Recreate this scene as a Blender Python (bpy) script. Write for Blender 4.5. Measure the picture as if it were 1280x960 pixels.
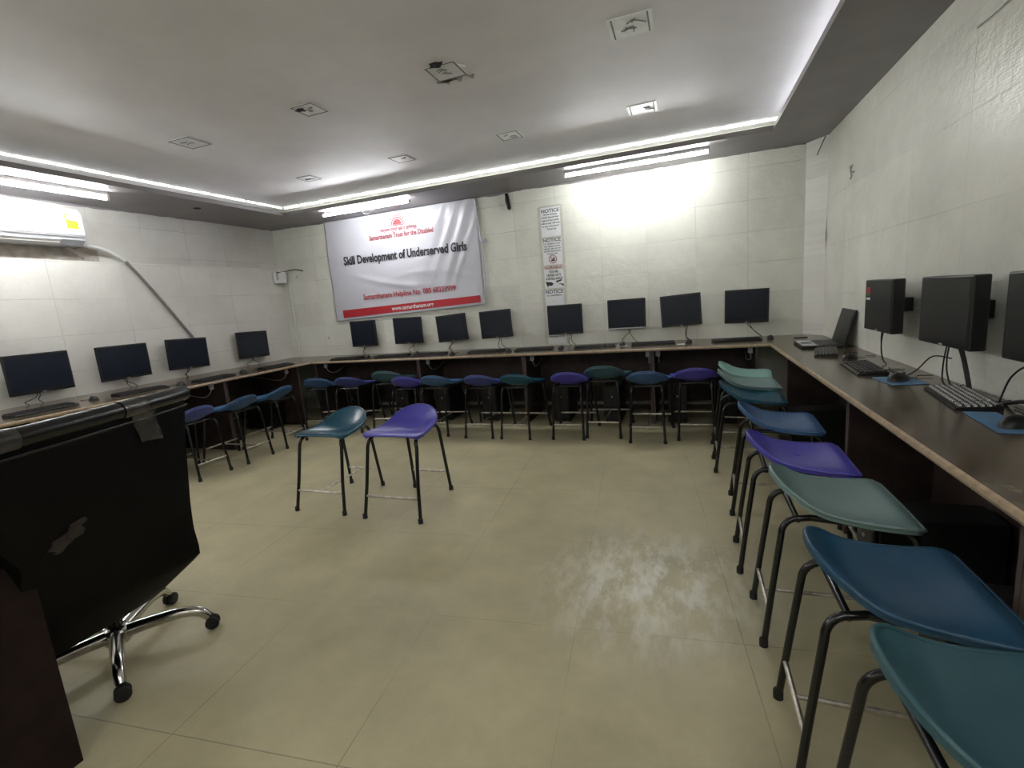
import bpy, bmesh, math, random
from math import sin, cos, pi, radians as R
from mathutils import Vector, Matrix
random.seed(7)
for o in list(bpy.data.objects): bpy.data.objects.remove(o)
scene = bpy.context.scene
C = scene.collection

# ------------------------------------------------------------------ camera
cd = bpy.data.cameras.new('camera'); cam = bpy.data.objects.new('camera', cd); C.objects.link(cam)
cd.sensor_width = 36; cd.lens = 600.91/1280*36; cd.clip_start = .02
rx = Vector((0.9390261, 0.3345957, -0.0792191)); dn = Vector((-0.0163407, -0.1867059, -0.9822799)); fw = Vector((-0.3434573, 0.9236810, -0.1698540))
M = Matrix((rx, -dn, -fw)).transposed().to_4x4(); M.translation = (0, 0, 1.35)
cam.matrix_world = M
scene.camera = cam

# ------------------------------------------------------------------ world, exposure
scene.view_settings.view_transform = 'Standard'; scene.view_settings.look = 'None'
scene.view_settings.gamma = 1; scene.view_settings.use_curve_mapping = False
scene.view_settings.exposure = 3.9
w = bpy.data.worlds.new('world'); scene.world = w; w.use_nodes = True
w.node_tree.nodes['Background'].inputs[0].default_value = (.6, .62, .7, 1)
w.node_tree.nodes['Background'].inputs[1].default_value = 0.02
TUBE = 24.0
COVE = 4.5

# ------------------------------------------------------------------ room dimensions
XL, XR, YB, YF = -5.543, 1.247, 5.6265, -1.6
ZS, ZLIP, ZC = 2.6096, 2.652, 2.78
IL, IB, IR, IF = -4.672, 4.967, .722, -.9
ZD = .78
YDF, XDR, XDL = 4.912, .7215, -4.571

# ------------------------------------------------------------------ materials
def new_mat(name, col=(.5, .5, .5), rough=.5, metal=0, spec=.5, coat=0):
    m = bpy.data.materials.new(name); m.use_nodes = True
    b = m.node_tree.nodes['Principled BSDF']
    b.inputs['Base Color'].default_value = (*col, 1); b.inputs['Roughness'].default_value = rough
    b.inputs['Metallic'].default_value = metal; b.inputs['Specular IOR Level'].default_value = spec
    b.inputs['Coat Weight'].default_value = coat
    return m
class NT:
    def __init__(s, m): s.t = m.node_tree; s.b = s.t.nodes['Principled BSDF']
    def n(s, kind, **kw):
        x = s.t.nodes.new(kind)
        for k, v in kw.items():
            if k in x.inputs.keys(): x.inputs[k].default_value = v
            else: setattr(x, k, v)
        return x
    def l(s, a, b): s.t.links.new(a, b)
    def coords(s, sc=1.0, kind='Object'):
        tc = s.n('ShaderNodeTexCoord'); mp = s.n('ShaderNodeMapping')
        mp.inputs['Scale'].default_value = (sc, sc, sc) if not hasattr(sc, '__len__') else sc
        s.l(tc.outputs[kind], mp.inputs['Vector']); return mp.outputs[0]
    def noise(s, vec, scale, detail=4, rough=.6):
        x = s.n('ShaderNodeTexNoise'); x.inputs['Scale'].default_value = scale
        x.inputs['Detail'].default_value = detail; x.inputs['Roughness'].default_value = rough
        if vec is not None: s.l(vec, x.inputs['Vector'])
        return x.outputs['Fac']
    def ramp(s, fac, stops):
        r = s.n('ShaderNodeValToRGB'); s.l(fac, r.inputs[0])
        e = r.color_ramp.elements
        while len(e) < len(stops): e.new(.5)
        for i, (p, c) in enumerate(stops):
            e[i].position = p; e[i].color = (*c, 1) if hasattr(c, '__len__') else (c, c, c, 1)
        return r.outputs[0]
    def mix(s, fac, a, b, mode='MIX'):
        x = s.n('ShaderNodeMix', data_type='RGBA', blend_type=mode)
        for sock, v in ((x.inputs[0], fac), (x.inputs[6], a), (x.inputs[7], b)):
            if hasattr(v, 'is_linked') or hasattr(v, 'links'): s.l(v, sock)
            elif hasattr(v, '__len__'): sock.default_value = (*v, 1)
            else: sock.default_value = v
        return x.outputs[2]
    def math(s, op, a, b=0.0, c=None):
        x = s.n('ShaderNodeMath', operation=op)
        for i, v in enumerate((a, b) if c is None else (a, b, c)):
            if hasattr(v, 'links'): s.l(v, x.inputs[i])
            else: x.inputs[i].default_value = v
        return x.outputs[0]
    def bump(s, h, strength=.3, dist=.01, prev=None):
        x = s.n('ShaderNodeBump'); x.inputs['Strength'].default_value = strength; x.inputs['Distance'].default_value = dist
        s.l(h, x.inputs['Height'])
        if prev is not None: s.l(prev, x.inputs['Normal'])
        s.l(x.outputs[0], s.b.inputs['Normal']); return x.outputs[0]
def noisy(name, col, rough=.5, scale=30, amt=.15, bump=.1, dist=.002, metal=0, spec=.5, coat=0):
    m = new_mat(name, col, rough, metal, spec, coat); t = NT(m); v = t.coords()
    f = t.noise(v, scale)
    lo = tuple(c*(1-amt) for c in col); hi = tuple(min(1, c*(1+amt)) for c in col)
    t.l(t.ramp(f, [(.3, lo), (.7, hi)]), t.b.inputs['Base Color'])
    if bump: t.bump(t.noise(v, scale*4), bump, dist)
    return m
def emit(name, col, strength):
    m = new_mat(name, (.9, .9, .9), .4)
    b = m.node_tree.nodes['Principled BSDF']
    b.inputs['Emission Color'].default_value = (*col, 1); b.inputs['Emission Strength'].default_value = strength
    return m

def wall_mat(name, ax, off, base=(.60, .595, .53), wrink=.25, rough=.5, gloss=None, bw=.5, bh=.31, seamk=.7):
    """off-white foam sheets glued edge to edge; ax = world axis that runs along the wall"""
    m = new_mat(name, base, rough); t = NT(m)
    tc = t.n('ShaderNodeTexCoord'); sp = t.n('ShaderNodeSeparateXYZ'); t.l(tc.outputs['Object'], sp.inputs[0])
    cb = t.n('ShaderNodeCombineXYZ')
    t.l(t.math('ADD', sp.outputs[ax], off[0]), cb.inputs[0]); t.l(t.math('ADD', sp.outputs[2], off[1]), cb.inputs[1])
    br = t.n('ShaderNodeTexBrick'); br.offset = 0; br.squash = 1
    dist_n = t.n('ShaderNodeTexNoise'); dist_n.inputs['Scale'].default_value = 2.2; t.l(cb.outputs[0], dist_n.inputs['Vector'])
    vm = t.n('ShaderNodeVectorMath', operation='MULTIPLY_ADD'); t.l(dist_n.outputs['Color'], vm.inputs[0])
    vm.inputs[1].default_value = (.02, .02, 0); t.l(cb.outputs[0], vm.inputs[2])
    t.l(vm.outputs[0], br.inputs['Vector'])
    br.inputs['Scale'].default_value = 1; br.inputs['Brick Width'].default_value = bw; br.inputs['Row Height'].default_value = bh
    br.inputs['Mortar Size'].default_value = .0035; br.inputs['Mortar Smooth'].default_value = .6
    br.inputs['Color1'].default_value = (*[c*.95 for c in base], 1); br.inputs['Color2'].default_value = (*[min(1, c*1.05) for c in base], 1)
    br.inputs['Mortar'].default_value = (*base, 1)
    v = cb.outputs[0]
    seam = t.math('MULTIPLY', br.outputs['Fac'], t.ramp(t.noise(v, 1.1, 3, .6), [(.40, .12), (.62, 1)]))
    blot = t.noise(v, 1.6, 6, .65)
    c0 = t.mix(t.math('MULTIPLY', seam, seamk), br.outputs['Color'], tuple(c_*.55 for c_ in base))
    c1 = t.mix(1.0, c0, t.ramp(blot, [(.3, .86), (.62, 1.0)]), 'MULTIPLY')
    # dirt specks with a shape of their own
    vo = t.n('ShaderNodeTexVoronoi'); vo.inputs['Scale'].default_value = 2.3; t.l(v, vo.inputs['Vector'])
    spot = t.ramp(vo.outputs['Distance'], [(.0, 1), (.035, .9), (.06, 0)])
    sn = t.ramp(t.noise(v, 3.1), [(.5, 0), (.56, 1)])
    f = t.mix(1.0, spot, sn, 'MULTIPLY')
    c2 = t.mix(f, c1, (.30, .27, .22))
    t.l(c2, t.b.inputs['Base Color'])
    wv = t.n('ShaderNodeTexWave', wave_type='BANDS', bands_direction='Y'); wv.inputs['Scale'].default_value = 22
    wv.inputs['Distortion'].default_value = 1.5; wv.inputs['Detail'].default_value = 2; t.l(v, wv.inputs['Vector'])
    b1 = t.bump(wv.outputs['Fac'], .10, .003)
    b2 = t.bump(t.noise(v, 3.0, 5, .7), wrink, .03, b1)
    t.bump(t.math('SUBTRACT', 1.0, seam), .4, .005, b2)
    if gloss:
        g = t.n('ShaderNodeVectorMath', operation='DISTANCE'); t.l(tc.outputs['Object'], g.inputs[0]); g.inputs[1].default_value = gloss
        t.l(t.ramp(g.outputs['Value'], [(.25, .28), (.8, rough)]), t.b.inputs['Roughness'])
    return m
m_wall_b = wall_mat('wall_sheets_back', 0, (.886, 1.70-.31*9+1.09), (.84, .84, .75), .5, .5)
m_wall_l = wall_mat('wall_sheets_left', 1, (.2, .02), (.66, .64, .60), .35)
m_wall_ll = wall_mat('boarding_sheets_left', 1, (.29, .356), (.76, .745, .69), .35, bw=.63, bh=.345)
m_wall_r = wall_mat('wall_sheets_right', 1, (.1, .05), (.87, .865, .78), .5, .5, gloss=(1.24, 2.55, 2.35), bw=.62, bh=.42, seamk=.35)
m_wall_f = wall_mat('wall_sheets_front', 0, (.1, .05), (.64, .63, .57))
# ceiling paints
m_ceil = noisy('ceiling_paint', (.80, .775, .80), .6, 1.4, .07, .12, .01)
m_soffit = noisy('mauve_soffit_paint', (.25, .23, .235), .45, 3, .10, .12, .01)
# floor
m_floor = new_mat('vinyl_floor', (.4, .36, .26), .42, spec=.35); t = NT(m_floor)
tc = t.n('ShaderNodeTexCoord'); mp = t.n('ShaderNodeMapping'); t.l(tc.outputs['Object'], mp.inputs[0])
mp.inputs['Rotation'].default_value = (0, 0, R(-5.4)); mp.inputs['Location'].default_value = (.287, -1.77, 0)
br = t.n('ShaderNodeTexBrick'); br.offset = 0; t.l(mp.outputs[0], br.inputs['Vector'])
br.inputs['Scale'].default_value = 1; br.inputs['Brick Width'].default_value = .64; br.inputs['Row Height'].default_value = .72
br.inputs['Mortar Size'].default_value = .0022; br.inputs['Mortar Smooth'].default_value = .3
br.inputs['Color1'].default_value = (.55, .50, .315, 1); br.inputs['Color2'].default_value = (.57, .515, .325, 1); br.inputs['Mortar'].default_value = (.38, .34, .22, 1)
n1 = t.noise(tc.outputs['Object'], .9, 8, .62); n2 = t.noise(tc.outputs['Object'], 5, 8, .7)
sf = t.math('MULTIPLY', br.outputs['Fac'], t.ramp(t.noise(tc.outputs['Object'], .8, 2), [(.42, .15), (.58, 1)]))
c = t.mix(sf, (.56, .508, .32), (.33, .29, .19))
c = t.mix(1.0, c, t.ramp(n1, [(.34, .74), (.66, 1.12)]), 'MULTIPLY')
c = t.mix(1.0, c, t.ramp(n2, [(.3, .90), (.7, 1.05)]), 'MULTIPLY')
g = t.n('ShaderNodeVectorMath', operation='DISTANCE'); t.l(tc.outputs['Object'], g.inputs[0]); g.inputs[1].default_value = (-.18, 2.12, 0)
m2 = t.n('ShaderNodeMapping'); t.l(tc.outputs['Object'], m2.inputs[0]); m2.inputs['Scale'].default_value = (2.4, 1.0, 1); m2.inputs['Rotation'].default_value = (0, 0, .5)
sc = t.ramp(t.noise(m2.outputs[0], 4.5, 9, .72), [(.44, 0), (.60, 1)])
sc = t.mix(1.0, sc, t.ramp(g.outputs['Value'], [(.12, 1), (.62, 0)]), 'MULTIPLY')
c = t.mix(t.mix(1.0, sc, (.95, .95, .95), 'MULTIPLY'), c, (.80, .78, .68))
t.l(c, t.b.inputs['Base Color']); t.l(t.ramp(n2, [(.3, .38), (.7, .55)]), t.b.inputs['Roughness'])
t.bump(n2, .08, .003)

m_top = noisy('desk_laminate', (.105, .078, .050), .2, 7, .35, .03, .001, spec=.85)
m_edge = noisy('edge_band', (.40, .30, .19), .4, 30, .25, .05)
m_wood = noisy('dark_desk_wood', (.017, .009, .008), .55, 12, .3, .05, spec=.2)
m_unit = noisy('desk_unit_board', (.050, .034, .030), .5, 10, .3, .05, spec=.3)
m_wood_edge = noisy('panel_edge_wood', (.09, .06, .055), .5, 20, .2, 0)
m_black = noisy('black_plastic', (.006, .006, .007), .38, 40, .2, .05, .0006)
m_grey_pl = noisy('dark_grey_plastic', (.015, .015, .015), .45, 40, .2, .05, .0006)
m_screen = new_mat('dark_screen', (.009, .014, .026), .25)
m_screen_grey = new_mat('grey_screen', (.018, .017, .016), .40)
m_silver = noisy('silver_plastic', (.45, .45, .46), .35, 40, .1, 0)
m_cable = new_mat('cable_rubber', (.02, .02, .02), .5)
m_cablew = new_mat('white_cable', (.6, .6, .57), .5)
m_chrome = noisy('chrome', (.55, .53, .50), .16, 60, .1, .04, .0006, metal=1)
m_blackmetal = noisy('black_painted_steel', (.006, .0055, .0055), .26, 60, .3, .03, .0005, spec=.6)
m_worn = noisy('worn_steel', (.55, .50, .44), .32, 25, .45, .03, .0005, metal=.75)
m_rubber = new_mat('black_rubber', (.012, .012, .012), .7)
m_leather = new_mat('black_leatherette', (.003, .003, .003), .45, spec=.12); t = NT(m_leather); v = t.coords()
t.bump(t.noise(v, 220, 3), .18, .0015, t.bump(t.noise(v, 7, 3), .35, .012))
m_roll = noisy('glossy_roll_leatherette', (.006, .006, .007), .25, 20, .2, .3, .003)
m_tape = noisy('clear_tape', (.045, .042, .038), .12, 20, .3, .4, .004)
m_torn = noisy('torn_backing_cloth', (.030, .021, .016), .8, 22, .5, .4, .004)
m_keys = new_mat('white_key_print', (.62, .62, .60), .5)
m_mat_blue = noisy('blue_mouse_mat', (.10, .22, .38), .6, 30, .1, 0)
m_mat_grey = noisy('grey_paper', (.45, .47, .44), .6, 30, .1, 0)
m_white = noisy('white_plastic', (.70, .70, .68), .35, 10, .04, .02)
m_acwhite = noisy('ac_white', (.55, .57, .61), .3, 10, .03, 0)
m_acdark = new_mat('ac_vent_dark', (.30, .29, .28), .5)
m_paper = noisy('paper_white', (.88, .90, .90), .6, 8, .05, .05)
m_ink = new_mat('ink_black', (.03, .03, .035), .6)
m_inkgrey = new_mat('ink_grey', (.16, .17, .18), .6)
m_red = noisy('print_red', (.50, .018, .030), .45, 8, .1, 0)
m_redtxt = new_mat('print_red_text', (.48, .05, .07), .5)
m_redpale = new_mat('print_pale_red', (.38, .07, .09), .5)
m_yellow = new_mat('label_yellow', (.55, .62, .02), .5)
m_orange = new_mat('label_orange', (.60, .30, .10), .5)
m_green = new_mat('label_green', (.05, .30, .06), .5)
m_patch = noisy('ceiling_patch_paper', (.76, .75, .76), .5, 12, .06, .15, .004)
m_patchw = noisy('taped_patch_paper', (.92, .93, .92), .3, 12, .1, .2, .004)
m_hole = new_mat('hole_black', (.004, .004, .004), .9)
m_smudge = noisy('grey_smudge', (.42, .40, .38), .7, 20, .2, 0)
m_pipe = noisy('grey_insulated_pipe', (.22, .20, .19), .7, 20, .2, .1)
m_banner = new_mat('banner_vinyl', (.60, .60, .655), .25); t = NT(m_banner); v = t.coords()
t.bump(t.noise(v, 5, 4, .5), .25, .02)
m_tapegreen = noisy('yellowed_tape', (.62, .62, .54), .4, 20, .1, 0)
m_tube = emit('tube_glow', (.97, .99, 1.0), TUBE*.33)
m_tube_dim = emit('worn_tube_glow', (.97, .99, 1.0), TUBE*.26)
m_tube_b = emit('white_tube_glow', (.97, .99, 1.0), TUBE*.23)
m_tube_new = emit('bright_tube_glow', (.98, .99, 1.0), TUBE*.21)
m_cove = emit('cove_led_warm', (.98, 1.0, .92), COVE)
m_cove_line = emit('cove_led_line', (.95, 1.0, .88), COVE*.22)
m_cove_dim = emit('cove_led_dim', (.95, 1.0, .98), COVE*.20)
m_cove_mid = emit('cove_led_mid', (.93, .97, 1.0), COVE*.34)
m_covec = emit('cove_led_cool', (.80, .86, 1.0), COVE*1.3)
def plastic(name, col, rough=.32):
    m = new_mat(name, col, rough); t = NT(m); v = t.coords()
    n = t.noise(v, 9, 6, .7); dust = t.ramp(n, [(.42, 0), (.75, .35)])
    t.l(t.mix(dust, col, tuple(min(1, c*1.0+.05) for c in col)), t.b.inputs['Base Color'])
    if rough > .3: t.l(t.ramp(n, [(.3, rough*.8), (.7, rough*1.35)]), t.b.inputs['Roughness'])
    t.bump(t.noise(v, 300, 2), .05, .0005)
    return m
P = dict(teal=plastic('teal_seat', (.006, .078, .130), .24), violet=plastic('violet_seat', (.075, .065, .42)), blue=plastic('blue_seat', (.042, .115, .27)),
         blueviolet=plastic('blue_violet_seat', (.050, .070, .27)), mint=plastic('mint_seat', (.30, .52, .46), .4), grey=plastic('grey_green_seat', (.17, .26, .25), .4),
         navy=plastic('navy_seat', (.016, .070, .135), .38), darkteal=plastic('dark_teal_seat', (.036, .10, .12), .4))

# ------------------------------------------------------------------ mesh helpers
class MB:
    def __init__(s): s.bm = bmesh.new()
    def box(s, lo, hi, bev=0, rot=None, seg=2):
        x0, y0, z0 = lo; x1, y1, z1 = hi
        c = Vector(((x0+x1)/2, (y0+y1)/2, (z0+z1)/2))
        r = bmesh.ops.create_cube(s.bm, size=1)
        vs = r['verts']
        for v in vs: v.co = Vector((v.co.x*abs(x1-x0), v.co.y*abs(y1-y0), v.co.z*abs(z1-z0)))
        if bev:
            es = list({e for v in vs for e in v.link_edges})
            b = bmesh.ops.bevel(s.bm, geom=es, offset=bev, segments=seg, affect='EDGES', profile=.5)
            vs = list({v for f in b['faces'] for v in f.verts} | {v for v in vs if v.is_valid})
        for v in vs: v.co = (rot @ v.co if rot else v.co) + c
        return s
    def tube(s, pts, r, seg=10, cap=True, rr=None):
        pts = [Vector(p) for p in pts]; rings = []
        up = None
        for i, p in enumerate(pts):
            a = pts[max(0, i-1)]; b = pts[min(len(pts)-1, i+1)]; d = (b-a).normalized()
            if up is None:
                up = Vector((0, 0, 1)) if abs(d.z) < .9 else Vector((1, 0, 0))
            x = d.cross(up).normalized(); up = x.cross(d).normalized()
            q = rr[i] if rr else r
            rings.append([s.bm.verts.new(p + q*(cos(2*pi*k/seg)*x + sin(2*pi*k/seg)*up)) for k in range(seg)])
        for A, B in zip(rings, rings[1:]):
            for k in range(seg): s.bm.faces.new((A[k], A[(k+1) % seg], B[(k+1) % seg], B[k]))
        if cap:
            s.bm.faces.new(rings[0][::-1]); s.bm.faces.new(rings[-1])
        return s
    def lathe(s, prof, c=(0, 0, 0), seg=20, axis='Z'):
        rings = []
        for r, h in prof:
            ring = []
            for k in range(seg):
                a = 2*pi*k/seg
                p = Vector((r*cos(a), r*sin(a), h))
                if axis == 'X': p = Vector((p.z, p.x, p.y))
                if axis == 'Y': p = Vector((p.x, p.z, p.y))
                ring.append(s.bm.verts.new(p + Vector(c)))
            rings.append(ring)
        for A, B in zip(rings, rings[1:]):
            for k in range(seg): s.bm.faces.new((A[k], A[(k+1) % seg], B[(k+1) % seg], B[k]))
        s.bm.faces.new(rings[0][::-1]); s.bm.faces.new(rings[-1])
        return s
    def prism(s, pts, d):
        """extrude polygon pts (3-D list) by vector d"""
        d = Vector(d); a = [s.bm.verts.new(Vector(p)) for p in pts]; b = [s.bm.verts.new(Vector(p)+d) for p in pts]
        n = len(a); s.bm.faces.new(a[::-1]); s.bm.faces.new(b)
        for i in range(n): s.bm.faces.new((a[i], a[(i+1) % n], b[(i+1) % n], b[i]))
        return s
    def grid(s, f, nu, nv, th=None):
        """f(u,v)->point; th(vector) thickness offset makes a closed sheet"""
        A = [[s.bm.verts.new(Vector(f(i/nu, j/nv))) for j in range(nv+1)] for i in range(nu+1)]
        for i in range(nu):
            for j in range(nv): s.bm.faces.new((A[i][j], A[i+1][j], A[i+1][j+1], A[i][j+1]))
        if th is not None:
            th = Vector(th)
            B = [[s.bm.verts.new(A[i][j].co+th) for j in range(nv+1)] for i in range(nu+1)]
            for i in range(nu):
                for j in range(nv): s.bm.faces.new((B[i][j], B[i][j+1], B[i+1][j+1], B[i+1][j]))
            rim = [(i, 0) for i in range(nu)]+[(nu, j) for j in range(nv)]+[(i, nv) for i in range(nu, 0, -1)]+[(0, j) for j in range(nv, 0, -1)]
            for k in range(len(rim)):
                (a, b), (c, d) = rim[k], rim[(k+1) % len(rim)]
                s.bm.faces.new((A[a][b], B[a][b], B[c][d], A[c][d]))
        return s
    def build(s, name, mat, parent=None, smooth=False, loc=None, rot=None, recalc=True):
        if recalc: bmesh.ops.recalc_face_normals(s.bm, faces=s.bm.faces)
        me = bpy.data.meshes.new(name); s.bm.to_mesh(me); s.bm.free()
        for p in me.polygons: p.use_smooth = bool(smooth)
        if smooth and smooth is not True:
            me.set_sharp_from_angle(angle=R(smooth))
        for mm in (mat if isinstance(mat, (list, tuple)) else [mat]): me.materials.append(mm)
        o = bpy.data.objects.new(name, me); C.objects.link(o)
        if parent: o.parent = parent
        if loc is not None: o.location = loc
        if rot is not None: o.rotation_euler = rot
        return o
def arc(c, r, a0, a1, n, ex, ez):
    ex, ez = Vector(ex), Vector(ez); c = Vector(c)
    return [c + r*(cos(a0+(a1-a0)*i/n)*ex + sin(a0+(a1-a0)*i/n)*ez) for i in range(n+1)]
def smooth_path(pts, n=6):
    pts = [Vector(p) for p in pts]; out = []
    for i in range(len(pts)-1):
        p0 = pts[max(0, i-1)]; p1 = pts[i]; p2 = pts[i+1]; p3 = pts[min(len(pts)-1, i+2)]
        for k in range(n):
            t_ = k/n
            out.append(.5*((2*p1)+(p2-p0)*t_+(2*p0-5*p1+4*p2-p3)*t_*t_+(3*p1-p0-3*p2+p3)*t_**3))
    out.append(pts[-1]); return out
def thing(name, label, cat, loc=(0, 0, 0), rotz=0, group=None):
    o = bpy.data.objects.new(name, None); C.objects.link(o); o.empty_display_size = .05
    o.location = loc; o.rotation_euler = (0, 0, rotz); o['label'] = label; o['category'] = cat
    if group: o['group'] = group
    return o
def tag(o, label, cat, group=None):
    o['label'] = label; o['category'] = cat
    if group: o['group'] = group
    return o
def struct(o): o['kind'] = 'structure'; return o
def copy_tree(o, parent=None):
    c_ = o.copy(); C.objects.link(c_)
    if parent: c_.parent = parent
    for ch in list(o.children): copy_tree(ch, c_)
    return c_
def retag(o, label, group=None):
    o['label'] = label
    if group: o['group'] = group
    return o
def text_mesh(name, body, size, mat, parent, place, align='CENTER', extrude=0, sx=1.0, bold=0.0):
    """place(x, y) -> parent-space point for each outline vertex"""
    cu = bpy.data.curves.new(name, 'FONT'); cu.body = body; cu.size = size; cu.align_x = align; cu.align_y = 'CENTER'
    cu.resolution_u = 3; cu.offset = bold
    o = bpy.data.objects.new(name+'_src', cu); C.objects.link(o)
    bpy.context.view_layer.update()
    me = bpy.data.meshes.new_from_object(o.evaluated_get(bpy.context.evaluated_depsgraph_get()))
    bpy.data.objects.remove(o)
    for v in me.vertices: v.co = Vector(place(v.co.x*sx, v.co.y))
    me.materials.clear(); me.materials.append(mat)
    q = bpy.data.objects.new(name, me); C.objects.link(q); q.parent = parent
    return q

# ================================================================== ROOM SHELL
struct(MB().box((XL-.3, YF-.2, -.1), (XR+.3, YB+.3, 0)).build('floor', m_floor))
# upper slab over the light cove, with the lower flat ceiling board under it
ZT = 2.83
struct(MB().box((XL-.3, YF-.2, ZT), (XR+.3, YB+.3, ZT+.1)).box((IL-.2, YF, ZC), (IR+.05, IB+.2, ZT)).build('ceiling', m_ceil))
struct(MB().box((XL-.2, YB, 0), (XR+.2, YB+.15, ZC+.05)).build('wall_back', m_wall_b))
struct(MB().box((XR, YF, 0), (XR+.15, YB, ZC+.05)).build('wall_right', m_wall_r))
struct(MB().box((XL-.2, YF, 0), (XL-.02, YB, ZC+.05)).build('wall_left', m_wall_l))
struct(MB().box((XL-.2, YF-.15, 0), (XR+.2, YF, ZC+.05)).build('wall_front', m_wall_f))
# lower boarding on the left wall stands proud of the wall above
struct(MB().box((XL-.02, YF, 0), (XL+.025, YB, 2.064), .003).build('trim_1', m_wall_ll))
struct(MB().box((XL-.02, 2.0, 2.064), (XL-.012, 3.32, 2.20)).build('trim_5', noisy('bare_stained_wall', (.36, .32, .28), .8, 9, .35, .3, .004)))
# soffit ring with a raised lip (the light cove runs on top of it)
def ring_prof(name, lo, hi): struct(MB().box(lo, hi, .004).build(name, m_soffit))
s_ = MB()
T = .018
s_.box((XL-.02, YF, ZS), (IL, YB, ZS+T)); s_.box((IR, YF, ZS), (XR, YB, ZS+T))
s_.box((IL, IB, ZS), (IR, YB, ZS+T)); s_.box((IL, YF, ZS), (IR, IF, ZS+T))
s_.box((IL-.02, IF, ZS+T), (IL, IB+.02, ZLIP)); s_.box((IR, IF, ZS+T), (IR+.02, IB+.02, ZLIP))
s_.box((IL, IB, ZS+T), (IR, IB+.02, ZLIP)); s_.box((IL, IF-.02, ZS+T), (IR, IF, ZLIP))
struct(s_.build('trim_2', m_soffit))
# ragged painted edge where the soffit paint laps onto the wall sheets
rg = MB()
def ragged(p0, p1, nrm, n=90, hmax=.022):
    p0, p1, nrm = Vector(p0), Vector(p1), Vector(nrm)
    rnd = random.Random(3); hs = []; h = .008
    for i in range(n+1):
        h = min(hmax, max(.002, h+rnd.uniform(-.006, .006))); hs.append(h)
    top = [p0.lerp(p1, i/n) for i in range(n+1)]
    a = [rg.bm.verts.new(p+nrm) for p in top]; b = [rg.bm.verts.new(p+nrm-Vector((0, 0, hs[i]))) for i, p in enumerate(top)]
    a2 = [rg.bm.verts.new(p) for p in top]; b2 = [rg.bm.verts.new(p-Vector((0, 0, hs[i]))) for i, p in enumerate(top)]
    for i in range(n):
        rg.bm.faces.new((a[i], b[i], b[i+1], a[i+1])); rg.bm.faces.new((b[i], b2[i], b2[i+1], b[i+1]))
ragged((XL, YB-.001, ZS), (1.10, YB-.001, ZS), (0, -.003, 0), 160)
ragged((XL-.019, YF, ZS), (XL-.019, YB, ZS), (.003, 0, 0), 160)
struct(rg.build('trim_3', m_soffit))
# slanted crinkled strip boxed across the back right corner
m_corner = wall_mat('corner_sheet', 2, (.1, .2), (.86, .85, .79), 1.0, .3, seamk=.2)
cm = MB()
A_, B_ = Vector((1.104, YB, 0)), Vector((1.247, 5.426, 0)); nrm = Vector((-(B_-A_).y, (B_-A_).x, 0)).normalized()
def cf(u, v):
    p = A_.lerp(B_, u); p = p + Vector((0, 0, v*ZS))
    k = sin(v*31+u*3)*.004*sin(pi*u)+.012*math.exp(-((v-.66)/.05)**2)*u**4
    return p - nrm*k*(1 if nrm.x > 0 else -1)
cm.grid(cf, 10, 70)
struct(cm.build('trim_4', m_corner, smooth=True))

# ================================================================== WORKTOPS AND DESK UNITS
def worktop(label, rects, edges):
    th = thing('worktop', label, 'desk top', (0, 0, ZD-.028))
    m = MB()
    for (x0, y0, x1, y1) in rects: m.box((x0, y0, 0), (x1, y1, .028))
    m.build('top_board', m_top, th)
    e = MB()
    for a, b in edges: e.tube([a, b], .0145, 8)
    for v in e.bm.verts: pass
    e.build('edge_band', m_edge, th, smooth=40)
    return th
worktop('long dark laminate worktop along the back wall under eight monitors', [(XDL+.001, YDF, XDR-.001, YB-.002)], [((XDL, YDF, .0135), (XDR, YDF, .0135))])
worktop('dark laminate worktop with pale edge along the right wall', [(XDR, -.6, XR-.002, YB-.002)], [((XDR, -.6, .0135), (XDR, YDF, .0135))])
worktop('dark laminate worktop along the left wall behind the office chair', [(XL+.027, -.2, XDL, YB-.002)], [((XDL, -.2, .0135), (XDL, YDF, .0135))])

def desk_unit(label, p0, p1, wall_n, d, group):
    """open desk unit under a worktop: two side panels and a back panel. p0->p1 runs along the wall; d = depth; wall_n points into the room"""
    p0, p1, n = Vector((*p0, 0)), Vector((*p1, 0)), Vector((*wall_n, 0))
    L = (p1-p0).length; ex = (p1-p0).normalized()
    ang = math.atan2(ex.y, ex.x)
    th = thing('desk_unit', label, 'desk', p0, ang, group)
    s = 1 if Vector((-ex.y, ex.x, 0)).dot(n) > 0 else -1
    H_ = ZD-.030
    for x in (.003, L-.021):
        pn = MB().box((x, 0, 0), (x+.018, s*d, H_)).build('side_panel', m_unit, th)
        MB().box((x-.001, s*d, 0), (x+.019, s*(d+.004), H_)).build('edge_strip', m_wood_edge, pn)
    MB().box((.022, s*.10, .12), (L-.022, s*.118, H_)).build('back_panel', m_unit, th)
    MB().box((.022, s*.10, .03), (L-.022, s*.118, .075)).build('foot_rail', m_unit, th)
    for x in (.05, L-.05):
        c_ = MB(); c_.box((x-.022, s*(d-.16), H_-.075), (x+.022, s*(d-.13), H_-.012), .006)
        c_.tube(smooth_path([(x, s*(d-.14), H_-.07), (x+.01, s*(d-.2), H_-.14), (x-.01, s*(d-.35), H_-.16), (x, s*.12, H_-.1)]), .004, 6)
        so = c_.build('socket', m_white, th); so['label'] = 'white socket under the desk top'
    return th
dB = YB-YDF-.05
xs = [-4.55, -3.01, -1.685, -.333, .62]
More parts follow.
